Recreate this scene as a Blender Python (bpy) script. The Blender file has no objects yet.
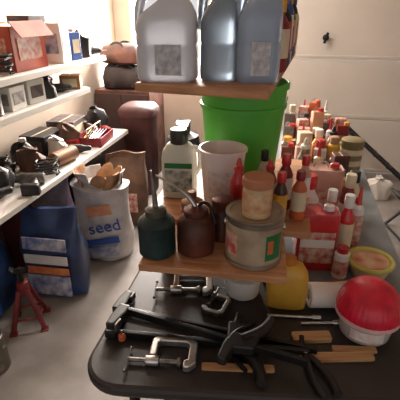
import bpy, bmesh, math, random
from mathutils import Vector, Matrix, noise
random.seed(4)
pi=math.pi
SC=bpy.context.scene
COL=SC.collection
# ------------------------------------------------------------ materials
def lin(c):
    return tuple(((x/255)/12.92 if x/255<=.04045 else ((x/255+.055)/1.055)**2.4) for x in c)
MC={}
def M(name,c,rough=.5,metal=0,var=.12,scale=12,bump=0.0,trans=0,c2=None,coat=0):
    if name in MC: return MC[name]
    m=bpy.data.materials.new(name); m.use_nodes=True
    nt=m.node_tree; b=nt.nodes['Principled BSDF']
    c=lin(c)
    tc=nt.nodes.new('ShaderNodeTexCoord'); n=nt.nodes.new('ShaderNodeTexNoise')
    n.inputs['Scale'].default_value=scale; n.inputs['Detail'].default_value=5
    nt.links.new(tc.outputs['Object'],n.inputs['Vector'])
    r=nt.nodes.new('ShaderNodeValToRGB')
    r.color_ramp.elements[0].position=.35; r.color_ramp.elements[1].position=.68
    if c2: a=lin(c2); d=c
    else: a=tuple(x*(1-var) for x in c); d=tuple(min(1,x*(1+var)) for x in c)
    r.color_ramp.elements[0].color=(*a,1); r.color_ramp.elements[1].color=(*d,1)
    nt.links.new(n.outputs['Fac'],r.inputs['Fac']); nt.links.new(r.outputs['Color'],b.inputs['Base Color'])
    b.inputs['Roughness'].default_value=rough; b.inputs['Metallic'].default_value=metal
    b.inputs['Transmission Weight'].default_value=trans
    b.inputs['Coat Weight'].default_value=coat
    if bump:
        bp=nt.nodes.new('ShaderNodeBump'); bp.inputs['Strength'].default_value=bump; bp.inputs['Distance'].default_value=.01
        nt.links.new(n.outputs['Fac'],bp.inputs['Height']); nt.links.new(bp.outputs['Normal'],b.inputs['Normal'])
    MC[name]=m; return m
def wood(name,c,c2,sc=(2,30,30)):
    m=bpy.data.materials.new(name); m.use_nodes=True
    nt=m.node_tree; b=nt.nodes['Principled BSDF']
    tc=nt.nodes.new('ShaderNodeTexCoord'); mp=nt.nodes.new('ShaderNodeMapping'); mp.inputs['Scale'].default_value=sc
    n=nt.nodes.new('ShaderNodeTexNoise'); n.inputs['Scale'].default_value=2; n.inputs['Detail'].default_value=6
    r=nt.nodes.new('ShaderNodeValToRGB'); r.color_ramp.elements[0].position=.35; r.color_ramp.elements[1].position=.65
    r.color_ramp.elements[0].color=(*lin(c2),1); r.color_ramp.elements[1].color=(*lin(c),1)
    nt.links.new(tc.outputs['Object'],mp.inputs['Vector']); nt.links.new(mp.outputs['Vector'],n.inputs['Vector'])
    nt.links.new(n.outputs['Fac'],r.inputs['Fac']); nt.links.new(r.outputs['Color'],b.inputs['Base Color'])
    b.inputs['Roughness'].default_value=.55
    return m
WOODB=wood('pine_board',(196,144,102),(160,108,74))
STICK=wood('raw_stick',(205,165,120),(170,125,85))
BLACK=M('black_plastic',(26,24,25),.5,var=.3)
BLKM=M('black_steel',(30,28,28),.42,.5,var=.3)
TABLE=M('black_tabletop',(46,41,40),.5,var=.4,scale=5,bump=.05)
BENCH=M('bench_grey',(122,128,132),.4,var=.2,scale=6)
STEEL=M('steel',(185,182,178),.28,1,var=.25,scale=40)
DSTEEL=M('dull_steel',(130,126,122),.45,.9,var=.35,scale=40)
WHITE=M('white_plastic',(222,220,216),.4,var=.05)
CREAM=M('cream',(214,200,172),.5,var=.1)
RED=M('red_paint',(190,40,42),.35,var=.2,coat=.3)
DRED=M('dark_red',(130,34,38),.4,var=.25)
YEL=M('yellow_plastic',(210,160,60),.4,var=.1)
ORG=M('orange',(200,100,60),.45,var=.15)
BLUE=M('blue_label',(45,80,150),.4,var=.2)
GREENL=M('green_label',(30,110,60),.4,var=.2)
COPPER=M('rusty_copper',(112,60,44),.45,.3,scale=14,c2=(60,36,30),bump=.2)
TEAL=M('teal_enamel',(26,54,56),.38,.2,var=.3,coat=.1)
WALL=M('wall_paint',(196,180,164),.8,var=.04,scale=3)
GDOOR=M('garage_door_white',(206,198,188),.6,var=.05,scale=2)
SHELF=M('shelf_white',(226,222,216),.5,var=.06,scale=4)
CONC=M('concrete',(158,151,145),.75,scale=3.5,c2=(126,119,114),bump=.15)
CARD=M('cardboard',(160,116,78),.8,var=.15)
PAPER=M('kraft_paper',(170,128,92),.8,var=.2,bump=.4,scale=20)
MIX=M('printed_label',(214,198,180),.5,c2=(180,70,60),scale=38)
LG=M('label_greyprint',(150,150,158),.5,c2=(205,205,208),scale=60)
# ------------------------------------------------------------ mesh helpers
OCC=[]
def fin(me,mat,sharp=35,smooth=True):
    if mat: me.materials.append(mat)
    if smooth:
        me.shade_smooth()
        try: me.set_sharp_from_angle(angle=math.radians(sharp))
        except Exception: pass
def E(name,loc=(0,0,0),rz=0,rot=None):
    o=bpy.data.objects.new(name,None); o.empty_display_size=.05; o.location=loc; OCC.append(tuple(loc))
    o.rotation_euler=tuple(math.radians(a) for a in rot) if rot else (0,0,math.radians(rz)); COL.objects.link(o); return o
def mk(name,bm,mat,par=None,loc=(0,0,0),rot=(0,0,0),sharp=35,smooth=True,bevel=0):
    bmesh.ops.recalc_face_normals(bm,faces=bm.faces[:])
    me=bpy.data.meshes.new(name); bm.to_mesh(me); bm.free(); fin(me,mat,sharp,smooth)
    o=bpy.data.objects.new(name,me); COL.objects.link(o); o.location=loc
    o.rotation_euler=tuple(math.radians(a) for a in rot)
    if par: o.parent=par
    if bevel:
        b=o.modifiers.new('b','BEVEL'); b.width=bevel; b.segments=2; b.limit_method='ANGLE'
    return o
def box(name,size,loc,mat,par=None,rot=(0,0,0),bevel=.002):
    bm=bmesh.new(); bmesh.ops.create_cube(bm,size=1)
    bmesh.ops.scale(bm,vec=size,verts=bm.verts[:])
    return mk(name,bm,mat,par,loc,rot,bevel=bevel,smooth=False)
def ring_faces(bm,rings,cap0=True,cap1=True):
    n=len(rings[0])
    for a,b in zip(rings,rings[1:]):
        for i in range(n): bm.faces.new((a[i],a[(i+1)%n],b[(i+1)%n],b[i]))
    if cap0: bm.faces.new(rings[0][::-1])
    if cap1: bm.faces.new(rings[-1])
def lathe(name,prof,mat,par=None,loc=(0,0,0),rot=(0,0,0),seg=36,cap0=True,cap1=True,sharp=35,ridge=0,nr=0):
    bm=bmesh.new(); R=[]
    for r,z in prof:
        r=max(r,.0004); ring=[]
        for i in range(seg):
            rr=r*(1+ridge*math.cos(nr*2*pi*i/seg)) if ridge else r
            ring.append(bm.verts.new((rr*math.cos(2*pi*i/seg),rr*math.sin(2*pi*i/seg),z)))
        R.append(ring)
    ring_faces(bm,R,cap0,cap1)
    return mk(name,bm,mat,par,loc,rot,sharp)
def loft(name,secs,mat,par=None,loc=(0,0,0),rot=(0,0,0),seg=40,wob=0,ws=8,sharp=50,ex=3.0,seed=0):
    bm=bmesh.new(); R=[]
    for s in secs:
        z,hw,hd=s[:3]; cx=s[3] if len(s)>3 else 0; cy=s[4] if len(s)>4 else 0; e=s[5] if len(s)>5 else ex
        ring=[]
        for i in range(seg):
            t=2*pi*i/seg; c,sn=math.cos(t),math.sin(t)
            x=math.copysign(abs(c)**(2/e),c)*hw+cx; y=math.copysign(abs(sn)**(2/e),sn)*hd+cy
            v=Vector((x,y,z))
            if wob and z>0.01:
                v+=noise.noise_vector(v*ws+Vector((seed*3.1,seed,0)))*wob
            ring.append(bm.verts.new(v))
        R.append(ring)
    ring_faces(bm,R)
    return mk(name,bm,mat,par,loc,rot,sharp)
def sweep(name,pts,rad,mat,par=None,loc=(0,0,0),rot=(0,0,0),seg=10,flat=1.0,smoothpts=0):
    P=[Vector(p) for p in pts]
    for _ in range(smoothpts):
        Q=[P[0]]
        for a,b in zip(P,P[1:]): Q+= [a*.75+b*.25,a*.25+b*.75]
        Q.append(P[-1]); P=Q
    n=len(P); rr=list(rad) if isinstance(rad,(list,tuple)) else [rad]*n
    if len(rr)!=n: rr=[rr[0]+(rr[-1]-rr[0])*i/(n-1) for i in range(n)]
    bm=bmesh.new(); R=[]; up=None
    for i in range(n):
        a=P[i-1] if i>0 else P[i]; b=P[i+1] if i<n-1 else P[i]
        t=(b-a).normalized()
        if up is None:
            up=Vector((0,0,1)) if abs(t.z)<.9 else Vector((0,1,0))
        s=t.cross(up)
        if s.length<1e-4: s=t.orthogonal()
        s.normalize(); u=s.cross(t).normalized(); up=u
        R.append([bm.verts.new(P[i]+(s*math.cos(2*pi*k/seg)+u*math.sin(2*pi*k/seg)*flat)*rr[i]) for k in range(seg)])
    ring_faces(bm,R)
    return mk(name,bm,mat,par,loc,rot,40)
def prism(name,pts,z0,z1,mat,par=None,loc=(0,0,0),rot=(0,0,0),bevel=.002):
    bm=bmesh.new(); a=[bm.verts.new((x,y,z0)) for x,y in pts]; b=[bm.verts.new((x,y,z1)) for x,y in pts]
    ring_faces(bm,[a,b]); return mk(name,bm,mat,par,loc,rot,bevel=bevel,smooth=False)
def arc(name,r,z0,z1,a0,a1,mat,par=None,loc=(0,0,0),r1=None,n=20,t=.0008):
    r1=r if r1 is None else r1
    bm=bmesh.new(); rows=[]
    for i in range(n+1):
        a=math.radians(a0+(a1-a0)*i/n); c,s=math.cos(a),math.sin(a)
        rows.append([bm.verts.new(((r+t)*c,(r+t)*s,z0)),bm.verts.new(((r1+t)*c,(r1+t)*s,z1)),bm.verts.new(((r1-t)*c,(r1-t)*s,z1)),bm.verts.new(((r-t)*c,(r-t)*s,z0))])
    for a,b in zip(rows,rows[1:]):
        for i in range(4): bm.faces.new((a[i],b[i],b[(i+1)%4],a[(i+1)%4]))
    bm.faces.new(rows[0]); bm.faces.new(rows[-1][::-1])
    return mk(name,bm,mat,par,loc,sharp=35)
def text(name,s,size,loc,rot,mat,par,ext=.0006):
    c=bpy.data.curves.new(name,'FONT'); c.body=s; c.size=size; c.extrude=ext; c.align_x='CENTER'; c.align_y='CENTER'
    tmp=bpy.data.objects.new('tmp',c); COL.objects.link(tmp); bpy.context.view_layer.update()
    me=bpy.data.meshes.new_from_object(tmp.evaluated_get(bpy.context.evaluated_depsgraph_get()))
    bpy.data.objects.remove(tmp)
    me.materials.clear(); me.materials.append(mat)
    o=bpy.data.objects.new(name,me); COL.objects.link(o); o.location=loc; o.rotation_euler=tuple(math.radians(a) for a in rot); o.parent=par
    return o
# ------------------------------------------------------------ room
box('floor',(6,8,.1),(.5,.6,-.05),CONC,bevel=0)
box('wall_left',(.1,7,2.7),(-1.95,.85,1.35),WALL,bevel=0)
box('wall_right',(.1,7,2.7),(3.35,.85,1.35),WALL,bevel=0)
box('ceiling',(5.3,7,.1),(.65,.85,2.75),WALL,bevel=0)
WY=4.35
wb=E('wall_back',(0,WY,0))
wx0,wx1,wz0,wz1=-1.72,-.94,.95,2.2
box('panel_low',(1.1,.1,wz0),(-1.4,0,wz0/2),WALL,wb,bevel=0)
box('panel_top',(1.1,.1,2.7-wz1),(-1.4,0,(2.7+wz1)/2),WALL,wb,bevel=0)
box('panel_l',(wx0+1.95,.1,wz1-wz0),((wx0-1.95)/2,0,(wz0+wz1)/2),WALL,wb,bevel=0)
box('panel_r',(-.85-wx1,.1,wz1-wz0),((wx1-.85)/2,0,(wz0+wz1)/2),WALL,wb,bevel=0)
box('panel_header',(4.1,.1,.4),(1.2,0,2.5),WALL,wb,bevel=0)
gd=E('door_1',(0,WY,0))
for k in range(4):
    z0=.02+k*.57
    box('section_%d'%k,(4.1,.05,.563),(1.2,0,z0+.282),GDOOR,gd,bevel=.004)
    box('astragal_%d'%k,(4.1,.006,.02),(1.2,-.027,z0+.03),GDOOR,gd,bevel=.002)
lathe('handle_plate',[(.03,0),(.03,.012),(.012,.02),(.012,.05),(.018,.055),(.018,.065),(0,.07)],BLKM,gd,(.27,-.025,1.36),(90,0,0))
box('handle_lever',(.025,.012,.10),(.27,-.085,1.36),BLKM,gd,rot=(0,15,0))
win=E('window_1',(0,WY,0))
cxw=(wx0+wx1)/2; czw=(wz0+wz1)/2
for nm,s,l in [('jamb_l',(.05,.12,wz1-wz0),(wx0+.025,0,czw)),('jamb_r',(.05,.12,wz1-wz0),(wx1-.025,0,czw)),('sill',(wx1-wx0,.16,.04),(cxw,-.02,wz0+.02)),('head',(wx1-wx0,.12,.05),(cxw,0,wz1-.025)),('rail',(wx1-wx0,.05,.03),(cxw,0,czw+.15))]:
    box(nm,s,l,SHELF,win)
# ------------------------------------------------------------ left wall shelves
for z,y0,y1 in [(.66,.5,3.2),(1.12,.5,2.6),(1.30,.5,2.9)]:
    e=E('wall_shelf',(0,0,0))
    box('board',(.50,y1-y0,.022),(-1.63,(y0+y1)/2,z-.011),SHELF,e,bevel=.003)
    box('front_lip',(.018,y1-y0,.034),(-1.374,(y0+y1)/2,z-.02),SHELF,e,bevel=.003)
    for yy in (y0+.3,(y0+y1)/2,y1-.2):
        prism('bracket',[(-.0,0),(.36,0),(.36,-.015),(.02,-.10),(0,-.10)],-.01,.01,DSTEEL,e,(-1.89,yy,z-.024),(90,0,0),bevel=0)
# ------------------------------------------------------------ tables
ft=E('folding_table')
pts=[(-.485,1.155),(-.475,.76)]
for i in range(0,9):
    a=math.radians(180+ i*11.5); pts.append((-.375+.10*math.cos(a),.735+.10*math.sin(a)))
pts+=[(-.34,.638),(.0,.69),(.43,.765),(.455,.79),(.455,1.155)]
prism('top',pts,.712,.75,TABLE,ft,bevel=.012)
prism('apron',[(-.43,1.12),(-.43,.76),(-.35,.69),(.40,.80),(.40,1.12)],.66,.712,BLACK,ft,bevel=.004)
for x,y in [(-.37,.76),(.36,.86),(-.38,1.08),(.36,1.08)]:
    lathe('leg',[(.018,0),(.016,.02),(.016,.69)],BLKM,ft,(x,y,0))
wbn=E('workbench')
box('top',(.94,1.95,.04),(-.015,2.14,.73),BENCH,wbn,bevel=.005)
box('lower_shelf',(.80,1.8,.025),(-.015,2.14,.25),BENCH,wbn)
for x in (-.42,.39):
    box('rail',(.03,1.8,.08),(x,2.14,.67),DSTEEL,wbn)
    for y in (1.25,3.03): box('leg',(.05,.05,.71),(x,y,.355),DSTEEL,wbn)
rk=E('wooden_shelf_rack')
box('lower_front_board',(.405,.24,.022),(-.176,.995,.954),WOODB,rk,rot=(0,0,4),bevel=.003)
box('lower_back_board',(.56,.70,.022),(-.18,1.49,.954),WOODB,rk,bevel=.003)
prism('upper_board',[(-.40,1.0),(-.052,.96),(-.0,2.06),(-.345,2.10)],1.408,1.43,WOODB,rk,bevel=.003)
for x,y in [(-.38,1.2),(-.03,1.22),(-.4,1.78),(.05,1.78)]:
    box('foot_block',(.06,.05,.193),(x,y,.8465),WOODB,rk)
box('post',(.045,.06,.443),(-.20,1.81,1.1865),WOODB,rk)
box('post_top',(.26,.06,.03),(-.18,1.81,1.393),WOODB,rk)
# ------------------------------------------------------------ containers
def jug(x,y,z,w,d,h,mat,rz,label=None,name='plastic_jug'):
    e=E(name,(x,y,z),rz)
    hw,hd=w/2,d/2
    loft('body',[(0,hw*.9,hd*.9),(.006,hw*.98,hd*.98),(h*.08,hw,hd),(h*.35,hw,hd),(h*.38,hw*.96,hd*.96),(h*.42,hw,hd),(h*.60,hw*.99,hd*.97),
        (h*.70,hw*.88,hd*.87,hw*.08),(h*.80,hw*.64,hd*.66,hw*.20,0,2.5),(h*.88,hw*.38,hd*.46,hw*.27,0,2.2),(h*.91,.021,.021,hw*.29,0,2),(h*.96,.019,.019,hw*.29,0,2)],mat,e,ex=4)
    lathe('cap',[(.022,0),(.024,.002),(.024,.022),(.021,.025),(0,.025)],WHITE,e,(hw*.29,0,h*.95),seg=28)
    sweep('handle',[(hw*.2,0,h*.86),(-hw*.35,0,h*.95),(-hw*.88,0,h*.84),(-hw*.92,0,h*.52)],.012,mat,e,smoothpts=2)
    if label: box('label',(w*.42,.002,h*.32),(hw*.1,-hd-.0005,h*.24),label,e,bevel=0)
    return e
JW=M('jug_white',(206,209,218),.32,var=.05,trans=.1)
JB=M('jug_grey_blue',(128,142,156),.3,var=.08,trans=.25)
JC=M('jug_clear_blue',(168,186,208),.25,var=.06,trans=.35)
jug(-.328,1.07,1.43,.158,.10,.230,JW,8,LG)
jug(-.200,1.12,1.43,.100,.12,.24,JB,10)
jug(-.094,1.10,1.43,.112,.10,.25,JC,6,LG)
def bottle(name,x,y,z,r,h,mat,cap,neck=.4,lab=None,lz=(.2,.6),rz=0,capcone=False):
    e=E(name,(x,y,z),rz)
    rn=r*neck
    lathe('body',[(r*.9,0),(r,.004),(r,h*.62),(r*.95,h*.66),(r*.7,h*.73),(rn,h*.79),(rn,h*.84)],mat,e,seg=28)
    if capcone: lathe('nozzle',[(rn*1.25,h*.82),(rn*1.25,h*.87),(rn*.8,h*.89),(rn*.35,h*.99),(0,h)],cap,e,seg=24)
    else: lathe('cap',[(rn*1.2,h*.82),(rn*1.25,h*.83),(rn*1.25,h*.985),(rn*1.1,h),(0,h)],cap,e,seg=24)
    if lab: arc('label',r+.0006,h*lz[0],h*lz[1],-200,20,lab,e)
    return e
def spray(x,y,z,r,h,mat,cap,lab=None):
    e=E('spray_can',(x,y,z))
    lathe('can',[(r*.93,0),(r,.003),(r,.008),(r*.98,.01),(r*.98,h*.78),(r,h*.785),(r,h*.79),(r*.8,h*.83),(r*.62,h*.85)],mat,e,seg=28)
    lathe('cap',[(r*.74,h*.82),(r*.76,h*.83),(r*.72,h*.99),(r*.6,h),(0,h)],cap,e,seg=24)
    if lab: arc('label',r,h*.15,h*.6,-200,20,lab,e)
def caulk(x,y,z,h,mat,tip,lean=0):
    e=E('caulk_tube',(x,y,z),rot=(lean,lean*.6,0))
    r=.024
    lathe('tube',[(r,0),(r,h*.70),(r*.96,h*.705),(r*.5,h*.74)],mat,e,seg=24)
    lathe('nozzle',[(r*.5,h*.73),(r*.42,h*.76),(.004,h*.99),(0,h)],tip,e,seg=20)
    arc('label',r+.0005,h*.1,h*.6,-200,20,MIX,e)
def paintcan(name,x,y,z,r,h,body,lab=None,lid=STEEL,a=(-160,-20),bail=True,rz=0):
    e=E(name,(x,y,z),rz)
    lathe('body',[(r*.97,0),(r,.002),(r,.006),(r*.975,.008),(r*.975,h-.01),(r*1.0,h-.008),(r*1.01,h-.003),(r*.99,h),(r*.93,h),(r*.92,h-.014)],body,e)
    lathe('lid',[(r*.925,h-.010),(r*.925,h-.001),(r*.88,h),(r*.85,h-.005),(0,h-.005)],lid,e)
    if lab: arc('label',r*.978,h*.12,h*.85,a[0],a[1],lab,e)
    if bail:
        pts=[(r*1.04*math.cos(t),r*1.04*math.sin(t),h*.72-.5*r*math.sin(t)) for t in [pi*i/16 for i in range(17)]]
        sweep('bail',pts,.0016,STEEL,e,seg=6)
        for s in(-1,1): lathe('ear',[(.009,0),(.009,.004),(0,.006)],STEEL,e,(s*r*.97,0,h*.72),(0,s*90,0),seg=16)
    return e
Z=.965
oc=E('oil_can',(-.338,.940,Z))
lathe('body',[(.049,0),(.053,.004),(.053,.095),(.054,.098),(.050,.104),(.034,.118),(.024,.122)],TEAL,oc)
lathe('collar',[(.024,.118),(.030,.120),(.030,.136),(.020,.142),(.013,.146)],M('oil_can_lid',(84,86,78),.4,.5),oc)
sweep('spout',[(0,0,.14),(-.002,0,.19),(-.008,0,.25)],[.009,.0025],DSTEEL,oc)
po=E('pump_oil_can',(-.232,.975,Z),0)
lathe('body',[(.048,0),(.054,.004),(.055,.05),(.053,.09),(.044,.108),(.03,.118)],COPPER,po)
lathe('cap',[(.034,.116),(.035,.118),(.034,.132),(.02,.138),(.010,.142)],COPPER,po)
sweep('spout',[(0,0,.136),(-.02,0,.17),(-.06,.01,.19),(-.12,.02,.215)],[.008,.0028],STEEL,po,smoothpts=2)
sweep('pump_lever',[(.008,0,.138),(.02,0,.158),(.045,-.01,.15),(.058,-.015,.10)],.005,BLKM,po,smoothpts=2)
p2=E('copper_jar',(-.168,1.062,Z))
lathe('body',[(.036,0),(.040,.004),(.040,.085),(.034,.10),(.030,.105)],COPPER,p2)
lathe('cap',[(.033,.103),(.034,.105),(.034,.13),(.028,.133),(0,.133)],M('brown_lid',(96,50,40),.4,.3),p2)
p3=E('small_tin',(-.268,1.082,Z))
lathe('body',[(.034,0),(.036,.003),(.036,.10),(.034,.103),(.02,.11),(.012,.115),(.012,.135),(0,.137)],M('tin_tan',(150,110,80),.4,.3),p3)
arc('label',.0365,.02,.08,-200,20,RED,p3)
CX,CY=-.066,.978
paintcan('paint_can',CX,CY,Z,.081,.145,M('can_metal',(165,154,140),.35,.6,c2=(120,110,98),scale=9),M('can_label',(180,162,138),.5,c2=(140,120,100),scale=14),lid=M('can_lid_beige',(168,148,128),.5,.1,c2=(128,108,92)),bail=True)
pcl=E('paint_can_sticker',(CX,CY,Z)); arc('patch',.0805,.03,.105,-62,-26,GREENL,pcl); arc('patch_orange',.0808,.05,.09,-58,-46,ORG,pcl); arc('patch_red',.0805,.035,.10,-150,-118,MIX,pcl)
sc=E('spice_tin',(-.063,.965,Z+.145-.005))
lathe('body',[(.035,0),(.038,.002),(.038,.085),(.036,.088)],M('tin_cream',(200,170,126),.45,var=.15),sc)
arc('band',.0385,.018,.07,-200,20,M('tin_band',(190,120,84),.5,c2=(206,180,142),scale=45),sc)
lathe('lid',[(.040,.084),(.041,.086),(.041,.106),(.038,.110),(0,.110)],M('tin_lid',(184,122,92),.4,var=.1),sc)
bk=E('white_bucket',(-.210,1.285,Z))
WB=M('bucket_white',(236,222,218),.35,var=.04)
lathe('shell',[(.058,0),(.062,.004),(.078,.205),(.083,.207),(.083,.215),(.077,.217),(.075,.205),(.06,.012),(0,.012)],WB,bk,cap1=False)
arc('measure_print',.068,.05,.15,-120,-60,M('faint_print',(205,190,186),.5,c2=(232,226,222),scale=60),bk,r1=.0748)
gb=E('green_bucket',(-.180,1.56,Z))
GB=M('bucket_green',(84,180,60),.45,var=.08,scale=3)
lathe('shell',[(.130,0),(.136,.006),(.160,.30),(.167,.302),(.167,.315),(.161,.317),(.163,.37),(.172,.372),(.172,.392),(.166,.395),(.160,.38),(.132,.012),(0,.012)],GB,gb,cap1=False)
sweep('bail',[(.167*math.cos(t),.172*math.sin(t),.34-.10*math.sin(t)) for t in [pi*i/20 for i in range(21)]],.002,DSTEEL,gb,seg=6)
pj=E('fertilizer_bottle',(-.378,1.335,Z),8)
PJ=M('pale_plastic',(206,206,190),.45,var=.06)
loft('body',[(0,.058,.034),(.004,.063,.038),(.15,.064,.039),(.18,.058,.036),(.2,.044,.03),(.21,.028,.024,0,0,2)],PJ,pj,ex=4)
lathe('cap',[(.03,.205),(.032,.208),(.032,.25),(.028,.256),(0,.256)],M('cap_dark',(44,46,40),.45),pj,seg=28)
box('label',(.10,.003,.085),(0,-.0385,.07),M('bag_dark_green',(52,72,60),.5,c2=(200,200,190),scale=34),pj)
box('label_top',(.10,.003,.02),(0,-.0385,.13),GREENL,pj)
sweep('handle',[(.045,0,.19),(.075,0,.185),(.078,0,.12),(.06,0,.09)],.009,PJ,pj,smoothpts=2)
bottle('squeeze_bottle',-.138,1.165,Z,.026,.225,RED,RED,.5,None,capcone=True)
bottle('glue_bottle',-.045,1.25,Z,.024,.20,M('amber',(150,70,40),.3),RED,.5,CREAM,capcone=True)
bottle('glue_bottle',.005,1.31,Z,.026,.20,DRED,RED,.5,WHITE)
bottle('glue_bottle',.055,1.24,Z,.024,.17,ORG,DRED,.5,CREAM)
bottle('glue_bottle',-.005,1.19,Z,.022,.18,M('dark_brown',(70,40,34),.3),RED,.55,YEL)
bottle('glue_bottle',.07,1.34,Z,.022,.19,M('pinkish',(200,150,130),.4),RED,.5,WHITE)
bottle('glue_bottle',-.07,1.33,Z,.022,.20,CREAM,BLACK,.5,RED)
k=0
for yy in (1.30,1.38,1.46,1.55,1.65,1.75,1.86,1.97):
    x=-.055+(yy-1.3)*.035
    mats=[DRED,BLACK,BLUE,CREAM,M('dark_green',(30,60,40),.35),BLACK,ORG,WHITE]
    bottle('motor_oil_bottle',x,yy,1.43,.032,.20+.03*(k%3),mats[k],[YEL,RED,BLACK,BLUE][k%4],.45,[CREAM,RED,WHITE,BLUE,YEL][k%5])
    bottle('motor_oil_bottle',x-.085,yy+.02,1.43,.034,.22,mats[(k+3)%8],BLACK,.45,[RED,CREAM][k%2]); k+=1
# ------------------------------------------------------------ right-hand containers on bench
T=.75
def rectcan(name,x,y,z,w,d,h,body,lab,cap,rz=0,lab2=None):
    e=E(name,(x,y,z),rz)
    loft('body',[(0,w/2*.97,d/2*.97),(.003,w/2,d/2),(h-.006,w/2,d/2),(h,w/2*.97,d/2*.97),(h-.002,w/2*.93,d/2*.9)],body,e,ex=9,seg=48)
    box('label',(w*.84,.002,h*.55),(0,-d/2-.0005,h*.42),lab,e,bevel=0)
    if lab2: box('label_band',(w*.84,.002,h*.14),(0,-d/2-.0018,h*.5),lab2,e,bevel=0)
    lathe('spout_cap',[(.018,0),(.018,.016),(.015,.019),(0,.019)],cap,e,(w*.25,0,h),seg=20)
    sweep('handle',[(-w*.35,0,h),(-w*.30,0,h+.025),(w*.02,0,h+.025),(w*.08,0,h)],.0035,STEEL,e,smoothpts=2,flat=.5)
    return e
def carton(name,x,y,z,w,d,h,mat,rz=0,side=None,flaps=False):
    e=E(name,(x,y,z),rz)
    t=.004
    if flaps:
        for nm,s,l in [('base',(w,d,t),(0,0,t/2)),('side_l',(t,d,h),(-w/2+t/2,0,h/2)),('side_r',(t,d,h),(w/2-t/2,0,h/2)),('front',(w,t,h),(0,-d/2+t/2,h/2)),('back',(w,t,h),(0,d/2-t/2,h/2))]: box(nm,s,l,mat,e,bevel=.001)
        box('flap_r',(w*.4,d,t),(w/2+w*.13,0,h-.015),mat,e,rot=(0,50,0),bevel=.001)
        box('papers',(w*.8,d*.8,h*.9),(0,0,h*.55),SHELF,e,rot=(0,4,0))
    else:
        box('carton',(w,d,h),(0,0,h/2),mat,e,bevel=.003)
        box('lid_seam',(w*.06,d+.001,.001),(0,0,h+.0003),CREAM,e,bevel=0)
    if side: box('front_label',(w*.7,.002,h*.5),(0,-d/2-.001,h*.5),side,e,bevel=0); box('side_label',(.002,d*.7,h*.5),(w/2+.001,0,h*.5),side,e,bevel=0)
    return e
PINK=M('pale_can',(196,150,136),.45)
rectcan('solvent_can',.130,1.30,T,.14,.085,.225,RED,MIX,WHITE,8,WHITE)
rectcan('turpentine_can',.165,1.61,T,.14,.09,.27,PINK,MIX,RED,4)
bottle('bleach_bottle',.10,1.46,T,.042,.29,WHITE,RED,.5,MIX)
bottle('red_bottle',.236,1.36,T,.028,.265,RED,WHITE,.5,CREAM)
caulk(.282,1.43,T,.27,WHITE,RED)
bottle('red_bottle',.252,1.50,T,.032,.29,DRED,CREAM,.5,WHITE)
bottle('white_bottle',.285,1.62,T,.034,.26,CREAM,BLACK,.5,RED)
bottle('amber_bottle',.185,1.43,T,.028,.25,ORG,WHITE,.5,YEL)
spray(.222,1.245,T,.026,.12,WHITE,RED,MIX)
TAN=M('tan_tin',(178,140,108),.45,.2)
cols=[DRED,CREAM,TAN,RED,M('brownish',(110,70,54),.45),COPPER,M('grey_can',(120,114,108),.4,.5),PINK,M('olive',(96,94,62),.45),M('peach',(214,158,128),.4),DSTEEL,ORG,WHITE,YEL,M('slate',(80,92,104),.45)]
i=0
rr=random.Random(23)
for row,yy in enumerate([1.74,1.85,1.96,2.07,2.19,2.32,2.46,2.60,2.74,2.88,3.02]):
    for x in (.01,.09,.17,.25,.33):
        if yy<1.87 and x<.12: continue
        if x>.3 and yy<2.4: continue
        if yy>2.9 and x<.05: continue
        xx=x+rr.uniform(-.008,.008); y_=yy+rr.uniform(-.012,.012); c,l,cp=rr.choice(cols),rr.choice([MIX,CREAM,TAN,YEL,TAN,DSTEEL,c if False else ORG]),rr.choice([RED,WHITE,BLACK,CREAM,TAN,ORG,YEL]); hh=rr.uniform(.13,.24)+ .06*rr.random()
        t=rr.choice([0,1,2,2,3,4,4,5,6,0])
        if t==0: paintcan('quart_can',xx,y_,T,.040,.13,DSTEEL,c,lid=TAN,bail=False)
        elif t==1: spray(xx,y_,T,.033,hh,c,cp,l)
        elif t==2: rectcan('solvent_tin',xx,y_,T,.072,.05,hh*.95,c,l,cp,rr.uniform(-20,20))
        elif t==3: caulk(xx,y_,T,.27,rr.choice([WHITE,PINK,CREAM]),rr.choice([WHITE,RED]),rr.uniform(-3,3))
        elif t==4: carton('small_box',xx,y_,T,.068,.06,hh,rr.choice([CARD,MIX,c]),rr.uniform(-20,20),l)
        elif t==5: bottle('chemical_bottle',xx,y_,T,.036,hh*1.1,c,cp,.5,l)
        else: bottle('nozzle_bottle',xx,y_,T,.034,hh*1.15,c,cp,.55,l,capcone=True)
ce=E('ribbed_canister',(.345,2.20,T))
lathe('body',[(.055,0),(.058,.004),(.058,.20),(.06,.203),(.06,.225),(.05,.23),(0,.23)],M('khaki_tin',(140,128,92),.45,.3),ce)
for zz in (.03,.09,.15): arc('rib',.0585,zz,zz+.03,-200,20,CREAM,ce)
bottle('chemical_bottle',-.39,2.2,T,.045,.26,M('dark_green',(30,60,40)),BLACK,.5,CREAM); bottle('chemical_bottle',-.28,2.25,T,.045,.28,WHITE,BLUE,.5,GREENL)
yt=E('yellow_rimmed_bowl',(.325,1.285,T))
lathe('bowl',[(.055,0),(.06,.003),(.074,.045),(.072,.05),(.058,.012),(0,.01)],M('bowl_cream',(205,190,150),.4),yt,cap1=False)
lathe('lid',[(.070,.048),(.080,.048),(.082,.056),(.078,.062),(.068,.060),(.064,.054),(0,.054)],M('lid_yellow',(200,190,96),.4,var=.1),yt)
lathe('lid_panel',[(.060,.0545),(.060,.057),(.03,.059),(0,.059)],M('lid_orange_print',(206,100,74),.5,c2=(214,186,150),scale=22),yt)
rd=E('red_domed_tub',(.272,.985,T))
lathe('tub',[(.066,0),(.070,.003),(.079,.068),(.077,.072),(.066,.01),(0,.008)],M('clear_tub',(214,204,200),.25,var=.06,trans=.3),rd,cap1=False)
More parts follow.
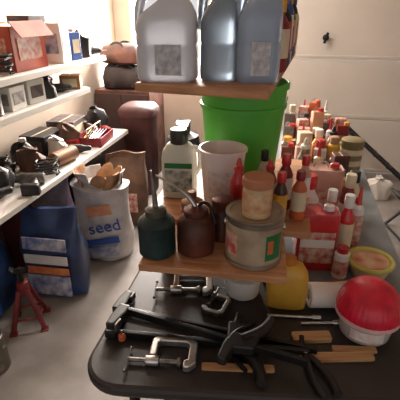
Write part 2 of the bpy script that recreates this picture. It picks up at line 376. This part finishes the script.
lathe('rim',[(.079,.064),(.090,.065),(.092,.071),(.090,.078),(.084,.080)],M('tub_rim',(222,176,176),.35),rd)
RM=M('red_dome_gloss',(226,30,64),.42,c2=(190,14,46),scale=26,coat=.15,bump=.15)
lathe('dome',[(.088,.076),(.090,.08)]+[(.0895*math.cos(a),.084+.088*math.sin(a)) for a in [pi/2*i/18 for i in range(19)]],RM,rd,seg=144,sharp=80,ridge=.007,nr=36)
arc('label',.076,.018,.05,-130,-60,M('tub_label',(214,180,178),.5,c2=(230,226,220),scale=50),rd)
yb=E('yellow_detergent_bottle',(.042,1.055,T),5)
loft('body',[(0,.055,.032),(.005,.062,.038),(.07,.064,.04),(.12,.060,.037),(.145,.045,.03),(.155,.022,.02,0,0,2)],YEL,yb,ex=3.5)
lathe('cap',[(.02,.15),(.021,.152),(.02,.175),(0,.177)],M('cap_amber',(190,120,50),.4),yb)
wt=E('white_tub',(-.10,1.085,T))
lathe('tub',[(.052,0),(.055,.003),(.062,.065),(.064,.066),(.065,.074),(.06,.076),(0,.076)],WHITE,wt)
pr=E('paper_towel_roll',(.156,1.07,T+.040),12)
lathe('roll',[(.016,-.045),(.037,-.045),(.040,-.042),(.040,.042),(.037,.045),(.016,.045),(.015,.043),(.015,-.043)],M('roll_white',(228,220,214),.8,var=.04),pr,rot=(0,90,0),cap0=False,cap1=False)
pk=E('red_packet',(.225,1.155,T),20)
loft('pack',[(0,.05,.03),(.004,.056,.036),(.018,.056,.036),(.024,.05,.03)],RED,pk,ex=6,wob=.003,ws=20)
box('label',(.07,.04,.0015),(0,0,.0255),WHITE,pk,bevel=0)
# ------------------------------------------------------------ clamps and tools in front
def cclamp(x,y,rz,s=1.0,m=STEEL,z=T):
    e=E('c_clamp',(x,y,z+.012*s),rz); e.scale=(s,s,s)
    pts=[(.02,.01),(.02,.062),(.03,.074),(.115,.074),(.135,.058),(.135,-.005),(.12,-.02),(.105,-.02),(.105,0),(.115,.004),(.115,.048),(.105,.057),(.043,.057),(.037,.05),(.037,.01)]
    prism('frame',pts,-.010,.010,m,e,bevel=.003)
    lathe('screw_boss',[(.011,-.016),(.012,-.014),(.012,.014),(.011,.016)],m,e,(.029,0,0),(0,90,0),seg=18)
    prof=[]
    for q in range(30): prof.append((.0058 if q%2 else .0048,-.06+q*.0045))
    lathe('screw',prof,DSTEEL,e,(.03,0,0),(0,90,0),seg=14)
    lathe('pad',[(.011,0),(.012,.002),(.009,.009),(0,.01)],DSTEEL,e,(.098,0,0),(0,-90,0),seg=18)
    sweep('t_handle',[(-.03,-.034,.0),(-.03,.034,.0)],.0028,DSTEEL,e,seg=8)
    for yy in(-.035,.035): lathe('knob',[(0,-.004),(.0045,-.002),(.0045,.002),(0,.004)],DSTEEL,e,(-.03,yy,0),(90,0,0),seg=10)
CLS=M('clamp_bright',(205,203,200),.3,.85,var=.2,scale=30)
cclamp(-.345,1.02,12,1.15,CLS)
cclamp(-.325,.722,8,1.1,CLS)
cclamp(-.18,1.05,-100,.8,DSTEEL)
def barclamp(x,y,rz,L,z=T,flip=1):
    e=E('bar_clamp',(x,y,z),rz)
    box('bar',(L,.012,.024),(L/2,0,.014),BLKM,e,bevel=.002)
    f=flip
    prism('fixed_jaw',[(-.012,-.012*f),(.022,-.012*f),(.024,.02*f),(.018,.075*f),(-.006,.08*f),(-.012,.04*f)],.002,.028,BLACK,e,bevel=.005)
    box('pad',(.008,.03,.026),(.024,.062*f,.015),DSTEEL,e,bevel=.003)
    prism('sliding_head',[(L*.62,-.022*f),(L*.62+.075,-.026*f),(L*.62+.07,.018*f),(L*.62+.02,.03*f),(L*.62+.012,.078*f),(L*.62-.012,.078*f),(L*.62-.012,.02*f)],.0,.031,BLACK,e,bevel=.006)
    sweep('grip',[(L*.62+.03,-.01*f,.016),(L*.62+.07,-.055*f,.016),(L*.62+.085,-.10*f,.016),(L*.62+.085,-.12*f,.016)],[.018,.013],BLACK,e,smoothpts=2,seg=12)
    sweep('trigger',[(L*.62+.0,-.015*f,.015),(L*.62+.01,-.045*f,.015),(L*.62+.045,-.085*f,.015)],[.008,.006],BLKM,e,smoothpts=2,seg=10)
    return e
barclamp(-.465,.895,-4,.60)
barclamp(-.445,.795,5,.56,T,1)
barclamp(-.43,.86,-9,.54,T+.033,-1)
sk=E('orange_knob',(-.405,.79,T)); lathe('knob',[(.008,0),(.011,.003),(.011,.018),(.007,.024),(0,.025)],ORG,sk,seg=20); lathe('stud',[(.003,.024),(.003,.034),(0,.035)],STEEL,sk,seg=12)
pl=E('slip_joint_pliers',(.125,.80,T+.004),-62)
prism('jaw_a',[(-.008,.0),(.01,.004),(.05,.022),(.056,.012),(.03,-.004),(0,-.014)],0,.012,BLKM,pl,loc=(-.055,0,0),bevel=.002)
prism('jaw_b',[(-.008,-.0),(.01,-.006),(.05,-.026),(.056,-.016),(.03,.0),(0,.012)],.001,.013,BLKM,pl,loc=(-.055,0,0),rot=(0,0,180),bevel=.002)
lathe('pivot',[(.009,0),(.009,.017),(.006,.019),(0,.019)],STEEL,pl,(-.05,0,0),seg=18)
sweep('handle_a',[(-.05,0,.008),(-.01,.014,.009),(.05,.022,.009),(.09,.012,.009)],[.009,.011],BLACK,pl,smoothpts=2,flat=.8)
sweep('handle_b',[(-.05,0,.008),(-.01,-.014,.009),(.05,-.024,.009),(.09,-.02,.009)],[.009,.011],BLACK,pl,smoothpts=2,flat=.8)
def stick(x,y,rz,l,w=.022,h=.006,z=T):
    e=E('stir_stick',(x,y,z),rz)
    loft('stick',[(0,l/2,w/2),(h,l/2,w/2)],STICK,e,ex=12,sharp=30)
stick(-.07,.762,10,.19); stick(.185,.855,14,.20,.028,.009); stick(.12,.912,15,.11,.034,.014); stick(.235,.895,10,.12,.02,.006)
e=E('socket_extension',(.05,.985,T+.007),8)
sweep('rod',[(-.06,0,0),(.08,0,0)],.0045,STEEL,e); lathe('socket',[(.007,0),(.008,.002),(.008,.025),(.006,.027)],STEEL,e,(.075,0,0),(0,90,0),seg=16)
e=E('socket_extension',(.14,.975,T+.007),14)
sweep('rod',[(-.05,0,0),(.05,0,0)],.004,STEEL,e); lathe('socket',[(.007,0),(.008,.002),(.008,.025),(.006,.027)],STEEL,e,(.045,0,0),(0,90,0),seg=16)
# ------------------------------------------------------------ left floor items
bb=E('blue_feed_bag',(-1.32,1.84,0),4)
BB=M('bag_blue',(58,76,120),.35,c2=(36,46,76),scale=7,bump=.3)
secs=[(0,.17,.09),(.02,.19,.11),(.15,.2,.12),(.3,.195,.11),(.40,.185,.08),(.47,.18,.04),(.53,.18,.012),(.56,.178,.008)]
loft('bag',secs,BB,bb,wob=.035,ws=6,seg=64)
BP=M('bag_print',(205,200,204),.4,c2=(70,90,150),scale=16)
arcs=[(.03,.14,BP),(.18,.05,M('bag_print_orange',(214,140,80),.4,c2=(190,90,60),scale=16)),(.25,.06,M('bag_print_white',(214,208,206),.4)),(.34,.08,BP)]
for zz,hh,mm in arcs: box('print_patch',(.27,.012,hh),(0,-.125+.10*max(0,zz-.25),zz+hh/2),mm,bb,rot=(-6 if zz>.3 else -2,0,0),bevel=.006)
wbag=E('open_feed_bag',(-1.20,2.27,0),14)
WBM=M('bag_white',(210,204,200),.4,c2=(170,164,168),scale=9,bump=.3)
secs=[(0,.15,.09),(.02,.18,.11),(.15,.195,.12),(.32,.19,.115),(.45,.18,.10),(.52,.18,.10),(.55,.19,.11)]
loft('bag',secs,WBM,wbag,wob=.03,ws=6,seg=64,seed=2)
text('print','seed',.12,(0.03,-.145,.29),(90,-10,0),BLUE,wbag,.004)
box('orange_print',(.16,.004,.07),(.0,-.125,.40),M('print_tan_orange',(206,150,110),.5,c2=(180,110,80),scale=20),wbag,rot=(-4,-8,0))
box('blue_band',(.24,.004,.05),(0,-.132,.17),BLUE,wbag,rot=(0,-8,0))
box('lower_print',(.2,.004,.08),(.01,-.132,.09),BP,wbag,rot=(0,-6,0))
for j in range(9):
    a=2*pi*j/9
    loft('paper_fold',[(0,.07,.004),(.05,.075,.006,0,.01),(.11,.06,.005,.01,.03),(.15,.04,.004,.02,.05)],PAPER if j%3 else WBM,wbag,(.11*math.cos(a),.06*math.sin(a),.49),(0,0,math.degrees(a)-90),wob=.025,ws=15,seed=j)
def sack(name,x,y,rz,w,h,mat,seed,patch=None):
    e=E(name,(x,y,0),rz); k=w/.34; q=h/.6
    loft('sack',[(0,.14*k,.09),(.02,.16*k,.10),(.25*q,.17*k,.11),(.4*q,.165*k,.10),(.5*q,.16*k,.05),(.56*q,.16*k,.012),(.6*q,.16*k,.01)],mat,e,wob=.04,ws=6,seg=56,seed=seed)
    if patch: box('print_patch',(.2*k,.01,.16*q),(0,-.125,.22*q),patch,e)
sack('kraft_paper_sack',-1.22,2.78,6,.34,.60,M('kraft_dark',(120,88,66),.8,c2=(84,62,50),scale=8,bump=.3),5,MIX)
sack('pet_food_bag',-1.62,2.30,0,.34,.56,M('bag_purple',(120,96,140),.4,c2=(190,180,180),scale=7,bump=.3),8)
sack('red_sack',-1.68,2.02,0,.24,.5,M('bag_red',(130,44,44),.4,c2=(70,30,32),scale=7,bump=.3),9)
js=E('red_jack_stand',(-1.32,1.50,0),28)
JR=M('jack_red',(118,34,36),.55,var=.3)
for sx in(-1,1):
    for sy in(-1,1):
        sweep('leg',[(sx*.08,sy*.08,.005),(sx*.022,sy*.022,.24)],[.014,.013],JR,js,seg=8,flat=.6)
        box('foot',(.04,.04,.008),(sx*.08,sy*.08,.004),JR,js)
for s in(-1,1):
    sweep('brace',[(s*.062,-.062,.07),(s*.062,.062,.07)],.006,JR,js,seg=6); sweep('brace',[(-.062,s*.062,.07),(.062,s*.062,.07)],.006,JR,js,seg=6)
lathe('collar',[(.03,.21),(.033,.215),(.03,.28),(.02,.285)],JR,js)
box('ratchet_post',(.022,.03,.14),(0,0,.30),BLKM,js)
prism('saddle',[(-.045,0),(-.045,.03),(-.03,.015),(.03,.015),(.045,.03),(.045,0)],-.02,.02,BLKM,js,(0,0,.345),(90,0,0))
paintcan('gallon_can',-1.31,1.18,0,.075,.19,M('can_brown',(110,100,90),.4,.5),M('can_lab2',(150,130,110),.5,c2=(70,90,80),scale=20),rz=10)
bt=E('blue_folded_tarp',(-1.64,1.55,0),0)
loft('roll',[(0,.12,.16),(.03,.14,.18),(.2,.13,.17),(.4,.11,.15),(.5,.07,.1),(.56,.05,.06)],M('tarp_blue',(40,80,140),.45,c2=(18,32,66),scale=10,bump=.4),bt,wob=.04,ws=7,seg=64)
db=E('dark_storage_bin',(-1.64,2.82,0)); loft('bin',[(0,.15,.20),(.02,.16,.21),(.40,.18,.24),(.41,.2,.26),(.44,.2,.26),(.46,.17,.23)],BLACK,db,ex=6)
# ------------------------------------------------------------ items on the shelves
def powertool(x,y,z,rz,mat=BLACK,acc=ORG,s=1):
    e=E('cordless_drill',(x,y,z+.0325*s),rz); e.scale=(s,s,s); OCC.append((x,y,z))
    lathe('motor',[(.02,-.09),(.03,-.085),(.032,-.02),(.03,.03),(.022,.05),(.018,.09),(.008,.10)],mat,e,rot=(0,90,0),seg=24)
    sweep('grip',[(-.04,0,0),(-.05,.06,-.01),(-.055,.12,-.012)],[.024,.018],mat,e,smoothpts=1)
    box('battery',(.09,.045,.06),(-.05,.145,-.002),acc,e,bevel=.008)
    sweep('bit',[(.09,0,0),(.14,0,0)],.003,STEEL,e)
def coil(x,y,z,r=.07,mat=BLACK):
    hc=E('cable_coil',(x,y,z))
    sweep('coil',[((r+.012*math.sin(q*1.7))*math.cos(q*.5),(r+.012*math.sin(q))*math.sin(q*.5),.009+.0014*q) for q in range(66)],.006,mat,hc,seg=7)
def softbag(x,y,z,w,d,h,mat,seed,rz=0):
    e=E('plastic_bag_bundle',(x,y,z),rz)
    loft('bag',[(0,w*.4,d*.4),(.006,w*.47,d*.47),(h*.4,w*.5,d*.5),(h*.75,w*.38,d*.36),(h*.88,w*.14,d*.12),(h,w*.22,d*.2)],mat,e,wob=.05,ws=14,seg=48,seed=seed,ex=2.4)
def gascan(x,y,z,rz,mat):
    jug(x,y,z,.14,.10,.15,mat,rz,None,'small_fluid_jug')
BOXR=M('box_redorange',(190,96,66),.5,c2=(160,58,46),scale=6)
DPR=M('box_darkprint',(110,96,92),.5,c2=(44,40,44),scale=14)
WBG=M('white_bag',(214,208,202),.45,var=.1,bump=.3); BBG=M('brown_bag',(120,84,62),.7,c2=(80,56,44),bump=.3); KBG=M('black_bag',(34,32,34),.4,var=.4,bump=.3)
carton('open_product_box',-1.55,2.08,1.30,.25,.30,.225,BOXR,0,MIX,flaps=True)
carton('product_box',-1.47,2.40,1.30,.15,.12,.23,SHELF,5,M('box_print',(60,90,140),.5,c2=(200,200,200),scale=18))
carton('product_box',-1.65,2.42,1.30,.16,.16,.27,DPR,-5,MIX)
carton('product_box',-1.47,2.57,1.30,.12,.10,.17,BLUE,-8,CREAM)
carton('product_box',-1.64,2.64,1.30,.16,.16,.20,CARD,-5,CREAM)
carton('product_box',-1.62,1.66,1.30,.25,.25,.18,CARD,4,MIX)
softbag(-1.48,2.72,1.30,.16,.14,.15,KBG,3); powertool(-1.48,2.84,1.30,30,BLACK,DRED); softbag(-1.68,2.84,1.30,.2,.2,.2,BBG,4); coil(-1.45,1.84,1.30,.05); softbag(-1.47,1.72,1.30,.12,.12,.1,WBG,6)
carton('small_carton',-1.46,1.88,1.12,.10,.14,.12,SHELF,4,M('print2',(190,180,170),.5,c2=(90,90,110),scale=20))
carton('small_carton',-1.47,2.06,1.12,.12,.14,.13,WHITE,-6,DPR)
carton('small_carton',-1.64,2.05,1.12,.14,.2,.14,CARD,-3,DPR)
carton('small_carton',-1.55,1.55,1.12,.2,.16,.10,SHELF,8,RED)
softbag(-1.45,2.20,1.12,.13,.12,.12,KBG,7); softbag(-1.60,2.26,1.12,.16,.16,.14,BBG,8)
powertool(-1.47,2.36,1.12,40,BLACK,DSTEEL,.9); carton('small_carton',-1.46,2.52,1.12,.13,.1,.09,CARD,20,CREAM); coil(-1.66,2.46,1.12,.08)
paintcan('quart_can',-1.45,1.72,1.12,.05,.10,DSTEEL,CREAM,bail=False)
coil(-1.62,1.78,1.12,.06)
powertool(-1.53,1.66,.66,60,BLACK,ORG,1.2); powertool(-1.48,1.92,.66,200,DSTEEL,BLACK,1.1); powertool(-1.66,1.98,.66,110,BLACK,BLKM,1.2); powertool(-1.74,1.72,.66,30,BLACK,RED,1.1)
softbag(-1.60,1.78,.66,.2,.18,.16,KBG,11); coil(-1.45,2.08,.66,.06); softbag(-1.60,2.15,.66,.16,.16,.15,BBG,12); gascan(-1.74,2.25,.66,70,BLACK); carton('tool_case',-1.75,2.52,.66,.2,.26,.14,BLACK,0,DPR)
lc=E('tan_lying_tin',(-1.46,2.30,.66+.05),80); OCC.append((-1.46,2.30,.66))
lathe('tin',[(.046,-.10),(.05,-.098),(.05,.098),(.046,.10),(.044,.094),(0,.094)],M('tin_tan2',(150,112,80),.5,.2,c2=(110,78,56),scale=8),lc,rot=(0,90,0))
softbag(-1.58,2.42,.66,.14,.14,.13,WBG,13); powertool(-1.48,2.52,.66,20,BLACK,RED)
tb=E('red_tool_tray',(-1.48,2.80,.66),5); OCC.append((-1.48,2.72,.66)); OCC.append((-1.48,2.88,.66))
for nm,s,l in [('base',(.2,.28,.006),(0,0,.003)),('a',(.006,.28,.07),(-.1,0,.035)),('b',(.006,.28,.07),(.1,0,.035)),('c',(.2,.006,.07),(0,-.14,.035)),('d',(.2,.006,.07),(0,.14,.035))]: box(nm,s,l,DRED,tb,bevel=.001)
sweep('tray_handle',[(0,-.14,.06),(0,-.14,.13),(0,.14,.13),(0,.14,.06)],.006,STEEL,tb,seg=8)
for j in range(6): sweep('tool',[(-.07+j*.027,-.11,.02+.008*j),(-.07+j*.025,.12,.07)],[.008,.004],[YEL,BLACK,STEEL,RED,DSTEEL,BLUE][j],tb,seg=8)
carton('tool_case',-1.74,2.86,.66,.22,.26,.16,DPR,5,CREAM); softbag(-1.64,2.66,.66,.18,.14,.2,BBG,14)
powertool(-1.50,3.04,.66,140,DRED,BLACK); coil(-1.70,3.08,.66,.07); softbag(-1.62,3.12,.66,.18,.14,.2,KBG,15)
# fill the gaps on the shelves
rf=random.Random(5); placed=0
for zz,y1,hmax in ((1.30,2.8,.24),(1.12,2.52,.13),(.66,3.1,.22)):
    for _ in range(260):
        x=rf.choice([rf.uniform(-1.47,-1.43),rf.uniform(-1.80,-1.55)]); y=rf.uniform(.9,y1)
        if any(abs(o[2]-zz)<.02 and math.hypot(o[0]-x,(o[1]-y))<.135 for o in OCC): continue
        if zz==1.30 and abs(x+1.55)<.2 and abs(y-2.08)<.24: continue
        if zz==1.30 and abs(x+1.62)<.2 and abs(y-1.66)<.19: continue
        m=rf.choice([CARD,SHELF,BLUE,DPR,MIX,CREAM,DRED,TAN]); h=rf.uniform(.5,1)*hmax; t=rf.choice([0,0,1,2,3,4])
        if t==0: carton('small_carton',x,y,zz,.085,.09,h,m,rf.uniform(-15,15),rf.choice([MIX,DPR,CREAM]))
        elif t==1: softbag(x,y,zz,.10,.10,min(h,.13),rf.choice([KBG,BBG,WBG]),placed)
        elif t==2: paintcan('quart_can',x,y,zz,.042,.10,DSTEEL,m,lid=TAN,bail=False)
        elif t==3: bottle('shelf_bottle',x,y,zz,.03,min(h+.03,.16 if zz==1.12 else .2)*.95,m,rf.choice([BLACK,RED,WHITE]),.5,rf.choice([MIX,CREAM]))
        else: coil(x,y,zz,.035,rf.choice([BLACK,ORG,BLKM]))
        placed+=1
# ------------------------------------------------------------ far-left pile
DK=M('dark_canvas',(58,46,43),.8,c2=(34,27,26),scale=8,bump=.3)
BRN=M('brown_leather',(112,70,56),.6,c2=(66,44,38),scale=8,bump=.2)
def duffel(x,y,z,l,r,h,mat,rz,name='duffel_bag'):
    e=E(name,(x,y,z),rz)
    loft('body',[(0,l*.46,r*.8),(h*.1,l*.5,r),(h*.5,l*.51,r*1.05),(h*.85,l*.47,r*.75),(h,l*.40,r*.3)],mat,e,wob=.03,ws=5,seg=56)
    for s in(-1,1): sweep('strap',[(-l*.2,s*r*.7,h*.6),(-l*.15,s*r*.5,h*1.05),(l*.15,s*r*.5,h*1.05),(l*.2,s*r*.7,h*.6)],.012,BLACK,e,smoothpts=2,flat=.4)
cb=E('storage_cabinet',(-1.60,3.88,0))
box('carcass',(.56,.45,.90),(0,0,.45),BRN,cb,bevel=.006)
for s in(-1,1):
    box('leaf',(.27,.018,.82),(s*.138,-.234,.46),M('cab_leaf',(70,50,44),.6),cb); lathe('knob',[(.008,0),(.008,.012),(.014,.02),(0,.03)],STEEL,cb,(s*.02,-.243,.5),(90,0,0),seg=14)
duffel(-1.62,3.86,.90,.46,.17,.22,DK,10)
duffel(-1.66,3.88,1.13,.4,.15,.18,BRN,-10,'leather_bag')
tc=E('tall_waste_bin',(-1.33,3.40,0))
loft('bin',[(0,.12,.12),(.01,.13,.13),(.74,.15,.15),(.75,.165,.165),(.80,.165,.165),(.84,.13,.13)],M('bin_maroon',(92,44,42),.6,c2=(54,30,30),scale=5),tc,ex=4)
tw=E('dark_trash_bag',(-.98,3.62,0)); loft('bag',[(0,.14,.14),(.03,.17,.17),(.3,.19,.18),(.5,.14,.13),(.56,.05,.05),(.64,.08,.08)],KBG,tw,wob=.05,ws=7,seg=56,ex=2.3)
carton('moving_box',-.66,4.0,0,.32,.30,.38,M('box_navy',(90,104,120),.6),8,CREAM)
carton('moving_box',-.66,4.0,.382,.28,.26,.24,CARD,-6,WHITE)
duffel(-.70,3.20,0,.40,.14,.36,DK,80,'canvas_bag')
carton('paper_stack_box',-.70,2.72,0,.26,.24,.34,M('box_bluegrey',(120,130,140),.6),6,MIX)
# ------------------------------------------------------------ right floor clutter
ht=E('folded_hand_truck',(1.55,3.55,0),-20)
for s in(-.14,.14): sweep('rail',[(s,-.35,.05),(s,0,.22),(s,.35,.42)],.016,BLACK,ht,seg=10)
for t in (-.3,-.1,.1,.3): sweep('rung',[(-.14,t,.05+(t+.35)*.53),(.14,t,.05+(t+.35)*.53)],.012,BLACK,ht,seg=8)
for s in(-.2,.2): lathe('wheel',[(.03,-.025),(.085,-.025),(.1,-.012),(.1,.012),(.085,.025),(.03,.025)],BLACK,ht,(s,-.33,.10),(0,90,0)); lathe('hub',[(.03,-.027),(.032,.0),(.03,.027)],STEEL,ht,(s,-.33,.10),(0,90,0))
sweep('axle',[(-.2,-.33,.1),(.2,-.33,.1)],.01,STEEL,ht)
box('toe_plate',(.34,.14,.008),(0,-.42,.05),BLKM,ht)
sweep('kickstand',[(-.1,.33,.40),(-.1,.36,.0)],.01,BLACK,ht); sweep('kickstand',[(.1,.33,.40),(.1,.36,.0)],.01,BLACK,ht)
ss=E('folded_step_ladder',(0,0,0))
for yo in (0,.16):
    sweep('rail',[(.60,4.05+yo,.52),(1.22,3.92+yo,.03)],.026,BLACK,ss,seg=8,flat=.6)
    sweep('rear_leg',[(.60,4.05+yo,.50),(.64,4.0+yo,.02)],.018,DSTEEL,ss,seg=8,flat=.6)
for q in (.2,.42,.64,.86):
    sweep('tread',[(.60+.62*q,4.05-.13*q,.52-.49*q),(.60+.62*q,4.21-.13*q,.52-.49*q)],.03,BLKM,ss,seg=8,flat=.4)
cs=E('camp_stool',(1.03,3.06,0),15)
for s in(-1,1):
    sweep('leg',[(-.15,s*.14,.01),(.15,s*.14,.32)],.013,BLACK,cs,seg=8); sweep('leg',[(.15,s*.125,.01),(-.15,s*.125,.32)],.013,BLACK,cs,seg=8)
    sweep('foot_rail',[(s*.15,-.14,.01),(s*.15,.14,.01)],.010,BLACK,cs,seg=8); sweep('seat_rail',[(s*.15,-.15,.32),(s*.15,.15,.32)],.012,BLACK,cs,seg=8)
bm=bmesh.new(); rows=[]
for a in range(9):
    u=-1+a/4; rows.append([bm.verts.new((u*.155,v,.33-.035*(1-u*u)+dz)) for v,dz in ((-.14,0),(.14,0),(.14,-.006),(-.14,-.006))])
ring_faces(bm,rows); mk('seat_fabric',bm,BLACK,cs)
duffel(1.75,4.05,0,.4,.14,.36,M('grey_canvas',(190,182,172),.8,bump=.2),10,'grey_tote')
softbag(.86,3.72,0,.24,.2,.2,WBG,21)
# ------------------------------------------------------------ lights, world
def area(name,loc,rot,size,sy,power,col):
    l=bpy.data.lights.new(name,'AREA'); l.shape='RECTANGLE'; l.size=size; l.size_y=sy; l.energy=power; l.color=col
    o=bpy.data.objects.new(name,l); COL.objects.link(o); o.location=loc; o.rotation_euler=tuple(math.radians(a) for a in rot)
area('window_daylight',(cxw,WY+.25,czw+.1),(-80,0,0),.9,1.25,480,(1,.91,.83))
area('ceiling_fill_light',(-.9,3.0,2.62),(0,0,0),1.2,.3,46,(1,.93,.87))  # added overhead fill to lift the ambient level, no lamp fixture behind it
w=bpy.data.worlds.new('World'); SC.world=w; w.use_nodes=True
nt=w.node_tree; bg=nt.nodes['Background']
sky=nt.nodes.new('ShaderNodeTexSky'); sky.sky_type='HOSEK_WILKIE'; sky.turbidity=5; sky.sun_direction=(.2,-.6,.7)
mix=nt.nodes.new('ShaderNodeMix'); mix.data_type='RGBA'; mix.inputs[0].default_value=.75
mix.inputs[7].default_value=(.96,.93,.92,1)
nt.links.new(sky.outputs[0],mix.inputs[6]); nt.links.new(mix.outputs[2],bg.inputs['Color'])
bg.inputs['Strength'].default_value=.98
# ------------------------------------------------------------ camera
cam=bpy.data.cameras.new('camera'); o=bpy.data.objects.new('camera',cam); COL.objects.link(o)
o.location=(0,0,1.6); cam.sensor_width=36; cam.lens=36; o.rotation_euler=(math.radians(90-25.4),0,math.radians(12.7)); cam.clip_start=.02
SC.camera=o
SC.view_settings.view_transform='Standard'
